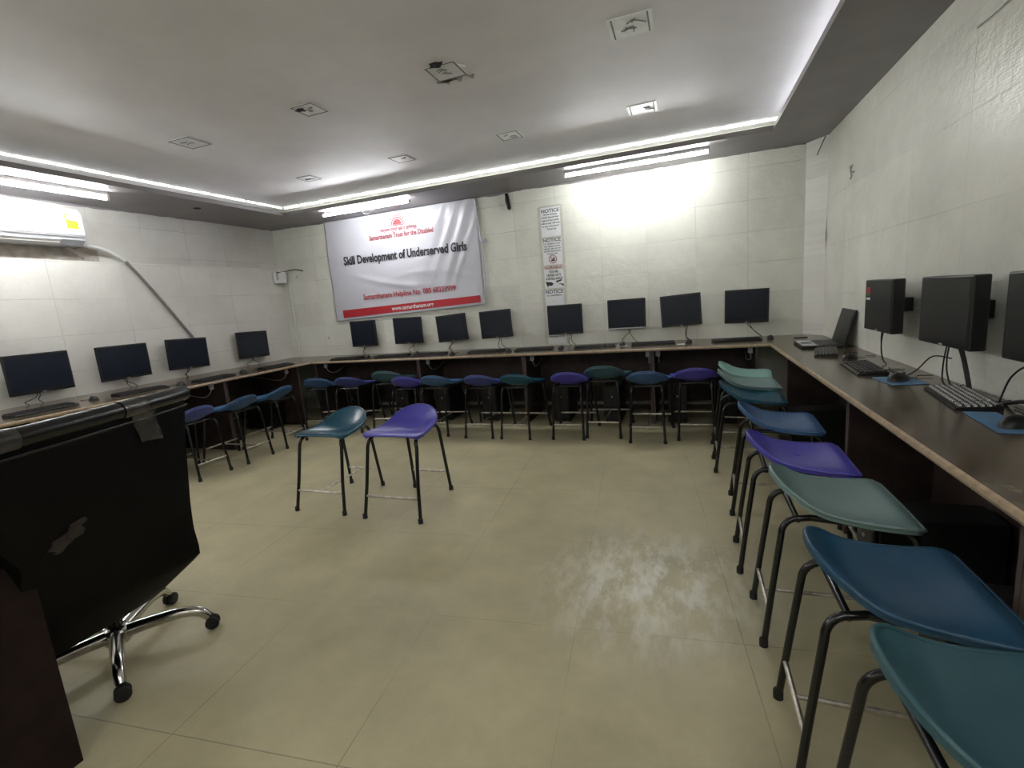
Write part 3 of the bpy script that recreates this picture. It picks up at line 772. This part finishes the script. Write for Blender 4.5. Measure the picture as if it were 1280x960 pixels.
# seat cushion and mechanism (in front of the back)
fx = -nb; sx_ = Vector((-nb.y, nb.x, 0))
def loc_(a, b, z): return fx*a + sx_*b + Vector((0, 0, z))
m = MB().box((-.24, -.24, .40), (.20, .24, .48), .035, seg=4)
for v in m.bm.verts: v.co = loc_(v.co.x, v.co.y, v.co.z)
m.build('seat', m_leather, ch, smooth=60)
m = MB().box((-.30, -.05, .355), (.12, .05, .40), .01)
for v in m.bm.verts: v.co = loc_(v.co.x, v.co.y, v.co.z)
m.build('tilt_mechanism', m_blackmetal, ch)
MB().lathe([(.028, .09), (.028, .26), (.018, .262), (.018, .36)], seg=18).build('gas_lift', m_blackmetal, ch, smooth=40)
m = MB().lathe([(.045, .055), (.052, .07), (.05, .115), (.036, .13)], seg=24); hub = m.build('base_hub', m_chrome, ch, smooth=50)
for k in range(5):
    a = R(42-72*k); d_ = Vector((cos(a), sin(a), 0))
    pts = smooth_path([d_*.03+Vector((0, 0, .095)), d_*.12+Vector((0, 0, .105)), d_*.23+Vector((0, 0, .110)), d_*.30+Vector((0, 0, .095)), d_*.335+Vector((0, 0, .058))], 5)
    m = MB().tube(pts, .02, 12, rr=[.030-.012*i/(len(pts)-1) for i in range(len(pts))])
    m.build('base_arm', m_chrome, ch, smooth=60)
        # one joined caster mesh: hood, axle and twin wheels
    m = MB(); o_ = d_*.345
    tdir = Vector((-d_.y, d_.x, 0)) if k != 1 else d_
    for s in (-1, 1):
        cen = o_+tdir*s*.013+Vector((0, 0, .028)); prp = tdir.cross(Vector((0, 0, 1)))
        rings = []
        for rr_, h in ((.012, -.010), (.026, -.009), (.028, -.004), (.028, .004), (.026, .009), (.012, .010)):
            rings.append([m.bm.verts.new(cen+tdir*h+rr_*(cos(2*pi*i/18)*prp+sin(2*pi*i/18)*Vector((0, 0, 1)))) for i in range(18)])
        for A, B in zip(rings, rings[1:]):
            for i in range(18): m.bm.faces.new((A[i], A[(i+1) % 18], B[(i+1) % 18], B[i]))
        m.bm.faces.new(rings[0][::-1]); m.bm.faces.new(rings[-1])
    m.lathe([(.009, .03), (.009, .068)], (o_.x, o_.y, 0), 10)
    m.build('caster', m_rubber, ch, smooth=40)

# ================================================================== TEACHER'S DESK (bottom left)
td = thing('desk', 'dark brown wooden desk end at the bottom left corner of the photo', 'desk', (-1.855, .746, 0))
MB().box((-.018, -1.1, 0), (0, 0, .70), .001).build('side_panel', m_wood, td)
MB().box((-.85, -1.1, 0), (-.832, 0, .70), .001).build('side_panel', m_wood, td)
MB().box((-.83, -1.09, .1), (-.02, -1.07, .70)).build('modesty_panel', m_wood, td)
MB().box((-.87, -1.12, .70), (.0, -.012, .725), .002).build('top_board', m_wood, td)

# ================================================================== LIGHT FITTINGS
def tube_light(label, a, b, zt=2.555, batten=True, loops=False, glow=None):
    a, b = Vector((*a, 0)), Vector((*b, 0)); L = (b-a).length; ang = math.atan2((b-a).y, (b-a).x)
    th = thing('tube_light', label, 'light', ((a.x+b.x)/2, (a.y+b.y)/2, zt), ang, 'fluorescent tube lights under the soffit')
    h = ZS-zt
    if batten:
        MB().box((-L/2, -.022, h-.030), (L/2, .022, h-.0005), .003).build('batten', m_white, th)
        for s in (-1, 1): MB().box((s*L/2-.012, -.016, -.018), (s*L/2+.012, .016, h-.02), .003).build('lamp_holder', m_white, th)
    else:
        for s in (-1, 1):
            MB().box((s*L/2-.012, -.015, -.016), (s*L/2+.012, .015, .016), .003).build('lamp_holder', m_white, th)
            MB().tube([(s*(L/2-.03), 0, .012), (s*(L/2-.05), 0, h)], .003, 6).build('hanger', m_white, th)
    g = MB(); g.tube([(-L/2+.012, 0, 0), (L/2-.012, 0, 0)], .0135, 14); g.build('tube', glow or m_tube, th, smooth=50)
    if loops:
        MB().tube(smooth_path([(-.05, 0, .0), (-.02, .01, -.05), (.04, .01, -.06), (.10, .0, -.01), (.12, 0, .03), (.10, .01, -.04)], 6), .0022, 6).build('wire', m_cablew, th, smooth=True)
    return th
tube_light('bright fluorescent tube over the air conditioner on the left', (-4.93, 1.92), (-4.93, 3.12), 2.555)
tube_light('thin fluorescent tube with looped wire above the banner', (-4.17, 5.06), (-2.95, 5.06), 2.56, False, True, m_tube_dim)
tube_light('long bright fluorescent tube above the notice papers', (-1.15, 5.13), (.22, 5.13), 2.565, glow=m_tube_b)
tube_light('fluorescent tube on the left soffit behind the camera', (-4.93, -.6), (-4.93, .6), 2.555, glow=m_tube_new)

tube_light('fluorescent tube on the front soffit behind the camera, left', (-3.6, -1.25), (-2.4, -1.25), 2.555, glow=m_tube_new)
tube_light('fluorescent tube on the front soffit behind the camera, right', (-1.0, -1.25), (.2, -1.25), 2.555, glow=m_tube_new)
tube_light('fluorescent tube on the right soffit behind the camera', (.99, -.9), (.99, .3), 2.555, glow=m_tube_new)
def led_strip(label, a, b, seed, glow=None, gap=(.03, .12)):
    rr_ = .013 if len(gap) and gap[0] < .03 else .007
    a, b = Vector(a), Vector(b); d_ = b-a; L = d_.length; d_.normalize()
    th = thing('led_strip', label, 'light', a, 0, 'cove light strips')
    MB().tube([(0, 0, -.006), tuple(d_*L+Vector((0, 0, -.006)))], .006, 6).build('tape', m_white, th)
    rnd = random.Random(seed); s = .05; warm = MB(); cool = MB()
    while s < L-.15:
        l = rnd.uniform(.10, .30)
        (cool if rnd.random() < .25 else warm).tube([tuple(d_*s+Vector((0, 0, .008))), tuple(d_*min(L, s+l)+Vector((0, 0, .008)))], rr_, 8)
        s += l+rnd.uniform(*gap)
    warm.build('glowing_section', glow or m_cove, th)['kind'] = 'stuff'; cool.build('glowing_section', glow or m_covec, th)['kind'] = 'stuff'
ZL = ZS+.030
led_strip('cove light strip seen as a bright line above the back soffit', (IL-.45, IB+.46, ZT-.012), (IR+.16, IB+.46, ZT-.012), 5, m_cove_line, (.01, .05))
led_strip('cove light strip seen as a bright line above the left soffit', (IL-.44, IF, ZT-.008), (IL-.44, IB+.42, ZT-.008), 6, m_cove_line, (.01, .05))
led_strip('cove light strip hidden above the soffit along the back wall', (IL-.28, IB+.42, ZL), (IR-.02, IB+.42, ZL), 1, m_cove_dim)
led_strip('cove light strip hidden above the soffit along the left wall', (IL-.42, IF, ZL), (IL-.42, IB+.38, ZL), 2, m_cove_dim)
led_strip('cove light strip hidden above the soffit along the right wall', (IR+.12, IF, ZL), (IR+.12, IB+.10, ZL), 3, m_cove_mid)

# ================================================================== CEILING PATCHES
def patch(x, y, label, s=.10, mat=None, hole=None, frame=True, marks=0, rz=0, smudge=False):
    th = thing('ceiling_patch', label, 'paper patch', (x, y, ZC-.0005), rz, 'paper patches over the old ceiling light holes')
    MB().box((-s*1.12, -s*1.05, -.004), (s*1.12, s*1.05, 0)).build('paper', mat or m_patch, th)
    fr = MB(); w_ = .008
    if frame == 'sides': segs = [((-s*.9, -s), (-s*.9, s)), ((s*.9, -s), (s*.9, s))]
    else: segs = [((-s, -s), (s, -s)), ((s, -s), (s, s)), ((s, s), (-s, s)), ((-s, s), (-s, -s))]
    for (x0, y0), (x1, y1) in segs: fr.box((min(x0, x1)-w_/2, min(y0, y1)-w_/2, -.0055), (max(x0, x1)+w_/2, max(y0, y1)+w_/2, -.0035))
    if frame == 'sides':
        fr.bm.free()
        for sd in (-1, 1): MB().box((sd*s*.9-w_/2, -s, -.0055), (sd*s*.9+w_/2, s, -.0035)).build('drawn_line', m_inkgrey, th)
    else: fr.build('drawn_frame', m_inkgrey, th)
    rnd = random.Random(hash_(label))
    if marks:
        k_ = MB()
        for _ in range(marks):
            a = Vector((rnd.uniform(-.6, .3)*s, rnd.uniform(-.4, .4)*s, -.0048)); k_.tube(smooth_path([a, a+Vector((rnd.uniform(.1, .5)*s, rnd.uniform(-.3, .3)*s, 0)), a+Vector((rnd.uniform(.2, .8)*s, rnd.uniform(-.4, .4)*s, 0))], 4), .004, 5)
        k_.build('scribble', m_inkgrey, th)
    if hole:
        pts = []; cx, cy, r0 = hole
        for k in range(14): a = 2*pi*k/14; q = r0*(1+rnd.uniform(-.3, .3)); pts.append((cx+q*cos(a)*1.2, cy+q*sin(a)*.8, -.007))
        MB().prism(pts, (0, 0, .0065)).build('hole', m_hole, th)
    if smudge:
        pts = [(-s*1.3+.26*k/9, s*1.08+.03*sin(k*1.7), -.003) for k in range(10)]+[(-s*1.3+.26*(9-k)/9, s*1.35+.05*sin(k*2.1), -.003) for k in range(10)]
        MB().prism(pts, (0, 0, .0025)).build('smudge', m_smudge, th)
        MB().prism([(s*1.1, -s*.6, -.006), (s*1.5, -s*.4, -.012), (s*1.45, -s*.1, -.012), (s*1.1, -s*.2, -.006)], (0, 0, .004)).build('peeling_tape', m_patchw, th)
patch(-3.66, 3.01, 'faint paper patch farthest left on the ceiling', marks=2)
patch(-2.455, 2.99, 'ceiling patch with a black hole at its left corner', .085, hole=(-.055, -.03, .032), marks=3)
patch(-1.375, 2.975, 'peeling ceiling patch with smudges and a black hole on its near edge', .095, hole=(-.01, -.105, .035), marks=3, smudge=True)
patch(-.262, 3.01, 'large bright taped ceiling patch with handwriting', .105, m_patchw, frame='sides', marks=5)
patch(-3.69, 4.34, 'faint smudged patch on the ceiling near the back left corner', .085, marks=4)
patch(-2.55, 4.33, 'small ceiling patch with a diagonal dark stroke', .09, marks=2)
patch(-1.435, 4.30, 'small whitish ceiling patch in the back row, left of the bright taped one', .09, m_patchw, marks=3)
patch(-.306, 4.31, 'bright taped patch in the back row near the long tube light', .10, m_patchw, frame='sides', marks=2)
tag(MB().box((-.03, -.025, -.008), (.03, .025, 0), .002).build('soffit_vent', m_hole, None, loc=(-4.97, 4.03, ZS)), 'small dark hole plate in the left soffit', 'vent')

# ================================================================== BANNER
BY = YB-.012
bx0, bx1, bz0, bz1 = -4.63, -2.36, 1.30, 2.60
bn = thing('banner', 'white and red vinyl banner about skill development hung on the back wall', 'banner', (bx0, BY, bz0))
BW, BH = bx1-bx0, bz1-bz0
def bdisp(x, z):
    u, v = x/BW, z/BH
    d_ = .0
    for k, (c0, sl, wd, am) in enumerate([(.70, .45, .030, .010), (.78, .50, .022, .012), (.86, .45, .026, .014), (.93, .5, .02, .010), (.62, .55, .05, .006)]):
        q = (u-c0)-sl*(v-.6)*.55; d_ += am*math.exp(-(q/wd)**2)*min(1, max(0, (v-.12)*3))
    # swag under the headline
    q = v-(.36-.30*(u-.25)+.5*(u-.45)**2*1.0); d_ += .012*math.exp(-(q/.028)**2)*math.exp(-((u-.42)/.20)**2)
    q = v-(.25+.15*math.cos((u-.62)*4)*1.0); d_ += .006*math.exp(-(q/.03)**2)*math.exp(-((u-.6)/.25)**2)
    d_ += .004*sin(u*9+v*4)+.003*sin(v*13-u*6)
    return .012+d_*1.15
def bp(x, z, off=0): 
    # the lower left corner sags slightly
    xx, zz = x, z + .028*(x/BW)*0 - .045*(1-x/BW)*max(0, 1-z/.35)+.035*(x/BW)*max(0, 1-z/.35)
    return (xx, -bdisp(x, z)-off, zz)
m = MB(); m.grid(lambda u, v: bp(u*BW, v*BH), 130, 80, th=(0, .002, 0)); m.build('sheet', m_banner, bn, smooth=True)
rx0, rx1, rz0, rz1 = .13, BW-.045, .035, .13
m = MB(); m.grid(lambda u, v: bp(rx0+u*(rx1-rx0), rz0+v*(rz1-rz0)+.0, .004), 90, 6); m.build('red_band', m_red, bn, smooth=True)
def btext(body, size, cx, cz, mat, width, bold=0, name='lettering'):
    cu = bpy.data.curves.new('q', 'FONT'); cu.body = body; cu.size = size; cu.offset = bold
    o = bpy.data.objects.new('q', cu); C.objects.link(o); bpy.context.view_layer.update(); wd = o.dimensions.x; bpy.data.objects.remove(o)
    k = width/max(wd, .001)
    text_mesh(name, body, size, mat, bn, lambda x, y: bp(cx+x*k, cz+y, .0075), bold=bold)
btext('Skill Development of Underserved Girls', .150, 1.18, .755, m_ink, 1.85, .0055)
btext('Samarthanam Helpline No. 080 68333999', .095, 1.20, .262, m_redtxt, 1.40, .002)
btext('www.samarthanam.org', .075, 1.24, .083, m_paper, .64, .0015)
btext('Samarthanam Trust for the Disabled', .085, 1.19, 1.005, m_redpale, .96, .0022)
btext('\u0938\u092e\u0930\u094d\u0925\u0928\u092e \u091f\u094d\u0930\u0938\u094d\u091f \u092b\u0949\u0930 \u0926 \u0921\u093f\u0938\u0947\u092c\u0932\u094d\u0921', .060, 1.16, 1.075, m_redpale, .56, .0015)
# rising sun emblem: half disc, ring and rays
em = MB(); cx, cz = 1.16, 1.135
def half(r0, r1, n=28):
    for k in range(n):
        a0, a1 = pi*k/n, pi*(k+1)/n
        q = [(cx+r0*cos(a0), cz+r0*sin(a0)), (cx+r1*cos(a0), cz+r1*sin(a0)), (cx+r1*cos(a1), cz+r1*sin(a1)), (cx+r0*cos(a1), cz+r0*sin(a1))]
        em.bm.faces.new([em.bm.verts.new(bp(*p, .0075)) for p in q])
half(.001, .062); half(.078, .090)
for k in range(11):
    a = pi*k/10; r0, r1, w_ = .100, .150 if k % 2 == 0 else .128, .007
    d_ = Vector((cos(a), sin(a))); n_ = Vector((-d_.y, d_.x))
    q = [d_*r0+n_*w_, d_*r0-n_*w_, d_*r1]
    em.bm.faces.new([em.bm.verts.new(bp(cx+p.x, cz+p.y, .0075)) for p in q])
em.bm.faces.new([em.bm.verts.new(bp(cx+x, cz+z, .0075)) for x, z in ((-.10, -.006), (.10, -.006), (.10, -.016), (-.10, -.016))])
em.build('sun_emblem', m_red, bn)
m = MB()
m.tube(smooth_path([(BW+.0, -.02, BH-.02), (BW+.01, -.02, BH*.78), (BW+.03, -.02, BH*.60), (BW+.035, -.02, BH*.40), (BW+.03, -.02, BH*.15), (BW+.0, -.02, .05)], 8), .012, 8)
for k in range(7): m.box((BW+.01+.012*k, -.035, BH*.60+.01*sin(k*2.2)), (BW+.03+.012*k, -.012, BH*.60+.03+.012*sin(k*3)), .004, rot=Matrix.Rotation(k*.7, 3, 'Y'))
m.build('rolled_hem', m_banner, bn, smooth=50)
tag(MB().box((-.018, -.05, -.09), (.018, 0, .09), .008, rot=Matrix.Rotation(-.12, 3, 'Y')).tube(smooth_path([(-.02, -.02, .09), (-.03, -.02, .0), (.01, -.02, -.10)]), .006, 6).build('wall_bracket', m_blackmetal, None, loc=(-1.95, YB-.003, 2.50)), 'small black bracket at the top of the back wall right of the banner', 'bracket')

# ================================================================== NOTICE PAPERS
def notice(label, z0, z1, lines, pic=None, w_=.255, x0=-1.585, rz=0):
    th = thing('notice', label, 'notice', (x0+w_/2, YB-.004, (z0+z1)/2), 0, 'notice papers taped in a column')
    H = z1-z0
    MB().box((-w_/2, 0, -H/2+.004), (w_/2, .0015, H/2-.004)).build('paper', m_paper, th)
    tp = MB()
    tp.box((-w_/2-.022, -.0012, -H/2), (-w_/2+.012, .001, H/2)); tp.box((w_/2-.012, -.0012, -H/2), (w_/2+.022, .001, H/2))
    tp.box((-w_/2, -.0014, H/2-.012), (w_/2, .001, H/2+.008))
    tp.build('tape', m_tapegreen, th)
    for body, size, z, mat, width in lines:
        cu = bpy.data.curves.new('q', 'FONT'); cu.body = body; cu.size = size
        o = bpy.data.objects.new('q', cu); C.objects.link(o); bpy.context.view_layer.update(); wd = o.dimensions.x; bpy.data.objects.remove(o)
        k = width/max(wd, .001)
        text_mesh('lettering', body, size, mat, th, lambda x, y: (x*k, -.002, H/2-z+y), bold=size*.03)
    if pic == 'ban':
        m = MB(); cz_ = -H/2+.068
        rr = [(.045*cos(2*pi*k/24), .045*sin(2*pi*k/24)) for k in range(25)]
        m.tube([(a, -.003, cz_+b) for a, b in rr], .0038, 6); m.tube([(-.03, -.003, cz_+.03), (.03, -.003, cz_-.03)], .0035, 6)
        m.build('prohibition_ring', m_redpale, th)
        m = MB(); m.prism([(-.022, -.002, cz_-.024), (.022, -.002, cz_-.024), (.022, -.002, cz_+.012), (.012, -.002, cz_+.022), (.006, -.002, cz_-.002), (-.022, -.002, cz_-.010)], (0, .001, 0)); m.build('pictogram', m_ink, th)
    if pic == 'cams':
        m = MB(); cz_ = -H/2+.055
        m.prism([(-.105, -.002, cz_+.028), (-.03, -.002, cz_+.018), (-.008, -.002, cz_), (-.03, -.002, cz_-.022), (-.07, -.002, cz_-.018), (-.08, -.002, cz_-.04), (-.09, -.002, cz_-.02)], (0, .001, 0))
        m.prism([(.02, -.002, cz_+.030), (.09, -.002, cz_+.045), (.09, -.002, cz_+.028), (.045, -.002, cz_+.015), (.035, -.002, cz_+.005)], (0, .001, 0))
        m.prism([(.05, -.002, cz_+.0), (.11, -.002, cz_-.008), (.115, -.002, cz_-.035), (.10, -.002, cz_-.03), (.085, -.002, cz_-.015), (.06, -.002, cz_-.01)], (0, .001, 0))
        m.build('camera_pictogram', m_ink, th)
    return th
g_ = m_inkgrey
notice('topmost notice paper of the column, seven lines of text', 2.045, 2.385, [('NOTICE', .055, .052, g_, .21), ('All the students', .026, .090, g_, .16), ('should deposit their', .026, .122, g_, .20), ('bags and keys outside', .026, .155, g_, .20), ('before they will have', .026, .188, g_, .22), ('to pay a fine fee of', .026, .220, g_, .20), ('1 RS per day', .026, .252, g_, .12)])
notice('second notice paper from the top, with a red crossed circle', 1.725, 2.040, [('NOTICE', .055, .034, g_, .21), ('It is mandatory to put', .024, .072, g_, .20), ('your signature in the', .024, .100, g_, .19), ('register, also do not', .024, .128, g_, .21), ('use the lab phones', .024, .156, g_, .20), ('and eat in lab', .024, .184, g_, .12)], 'ban')
notice('third paper from the top, warning in red letters with camera drawings', 1.455, 1.720, [('WARNING', .045, .028, m_redpale, .22), ('YOU ARE', .036, .072, m_ink, .11), ('UNDER CCTV', .036, .112, m_ink, .17), ('SURVEILLANCE', .036, .152, m_ink, .20)], 'cams')
notice('lowest notice paper, mostly hidden behind a monitor', .80, 1.450, [('NOTICE', .055, .034, g_, .21), ('It is mandatory', .028, .074, g_, .18), ('Warning strictly', .03, .56, g_, .20)], w_=.25, x0=-1.59)

# ================================================================== AIR CONDITIONER
ac = thing('air_conditioner', 'white split air conditioner with yellow energy label high on the left wall', 'air conditioner', (XL-.018, 2.70, 2.19))
y0, y1 = -.42, .43
prof = [(0, 0), (.13, 0), (.185, .045), (.205, .085), (.205, .10), (.200, .28), (.170, .325), (.03, .335), (0, .335)]
m = MB(); m.prism([(x, y0, z) for x, z in prof], (0, y1-y0, 0)); m.build('body', m_acwhite, ac)
m = MB(); m.prism([(.2055, y0+.005, .083), (.2105, y0+.005, .09), (.2055, y0+.005, .283), (.172, y0+.005, .331), (.166, y0+.005, .327)], (0, y1-y0-.01, 0)); fp = m.build('front_panel', m_acwhite, ac)
MB().box((.200, y0+.01, .071), (.2065, y1-.01, .081)).build('shadow_gap', m_acdark, ac)
m = MB(); m.prism([(.135, y0+.03, .001), (.188, y0+.03, .044), (.190, y0+.03, .040), (.137, y0+.03, -.004)], (0, y1-y0-.22, 0)); m.build('louver', m_white, ac)
MB().box((.155, y0+.04, .012), (.17, y1-.2, .022)).build('outlet_slot', m_acdark, ac)
lb = MB().box((.2035, y1-.135, .145), (.2115, y1-.045, .215)).build('energy_label', m_yellow, fp); lb['label'] = 'yellow energy label'
m = MB()
for k in range(3): m.box((.2110, y1-.120+.01*k, .200-.022*k), (.2125, y1-.065, .205-.022*k))
m.build('label_print', m_green, lb)
m = MB()
for k in range(8):
    a0, a1 = R(60+k*30), R(60+(k+1)*30)
    m.prism([(.2035-.0*k, y1-.115+.022*cos(a0), .245+.022*sin(a0)), (.2035, y1-.115+.034*cos(a0), .245+.034*sin(a0)), (.2035, y1-.115+.034*cos(a1), .245+.034*sin(a1)), (.2035, y1-.115+.022*cos(a1), .245+.022*sin(a1))], (.008, 0, 0))
m.build('star_arc', m_orange, fp)
MB().box((.206, y1-.47, .19), (.2115, y1-.39, .196)).build('badge', m_inkgrey, fp)
MB().box((.2075, y1-.095, .10), (.2115, y1-.045, .105)).build('badge', m_inkgrey, fp)
# refrigerant pipe: white sleeve, then grey insulated run down the wall
pp = thing('air_conditioner_pipe', 'pipe slanting down the left wall from the air conditioner to a monitor', 'pipe', (XL+.045, 0, 0))
MB().tube(smooth_path([(.06, 3.05, 2.235), (.03, 3.16, 2.205), (0, 3.34, 2.185), (0, 3.44, 2.14), (0, 3.53, 2.075)], 6), .018, 12).build('white_sleeve', m_white, pp, smooth=True)
MB().tube(smooth_path([(0, 3.52, 2.085), (0, 3.66, 1.90), (0, 3.80, 1.69), (0, 4.09, 1.24), (-.01, 4.12, 1.19)], 6), .014, 12).build('insulated_run', m_pipe, pp, smooth=True)
MB().tube(smooth_path([(.05, 3.0, 2.20), (0, 3.1, 2.13), (-.01, 3.16, 2.08)], 6), .008, 8).build('drain_hose', m_pipe, pp, smooth=True)

# junction box and conduit in the back left corner
jb = thing('junction_box', 'white junction box in the back left corner above the conduit', 'electrical box', (XL+.10, YB-.10, 1.86))
MB().box((-.075, -.03, 0), (.055, .03, .14), .006, rot=Matrix.Rotation(R(38), 3, 'Z')).build('box', m_white, jb)
MB().tube(smooth_path([(0, -.04, .13), (.06, .05, .15), (.16, .07, .16), (.26, .08, .13)], 5), .006, 6).build('wire', m_cable, jb, smooth=True)
MB().box((-.02, -.042, .04), (.0, -.030, .15), .002, rot=Matrix.Rotation(R(38), 3, 'Z')).build('strap', m_smudge, jb)
tag(MB().tube([(-5.377, YB-.022, 1.88), (-5.377, YB-.022, ZD+.001)], .013, 12).build('conduit', m_white, None, smooth=50), 'white conduit pipe running down the back left corner to the worktop', 'pipe')

jb.scale = (1.25, 1.25, 1.1)
# small things on the right wall
m = MB(); m.tube(smooth_path([(-.02, .03, .05), (-.025, .0, .02), (-.02, -.01, -.03), (-.022, .01, -.05)], 5), .006, 6); m.tube([(-.02, -.03, .05), (-.02, 0, .02)], .004, 6); m.tube([(0, 0, 0), (-.025, 0, 0)], .007, 8)
tag(m.build('wall_hook', m_smudge, None, loc=(XR, 4.67, 2.13)), 'small dark hook high on the right wall', 'hook')
tag(MB().tube(smooth_path([(1.215, 5.42, 2.60), (1.19, 5.45, 2.53), (1.165, 5.49, 2.46)], 5), .004, 6).build('wire', m_cable, None, smooth=True), 'short dark wire hanging in the right corner from the soffit', 'wire')
tag(MB().tube([(XR-.008, 2.97, 2.385), (XR-.008, 2.30, 2.385)], .006, 8).build('cord', m_white, None, smooth=50), 'thin white cord along the top of the right wall', 'cord')
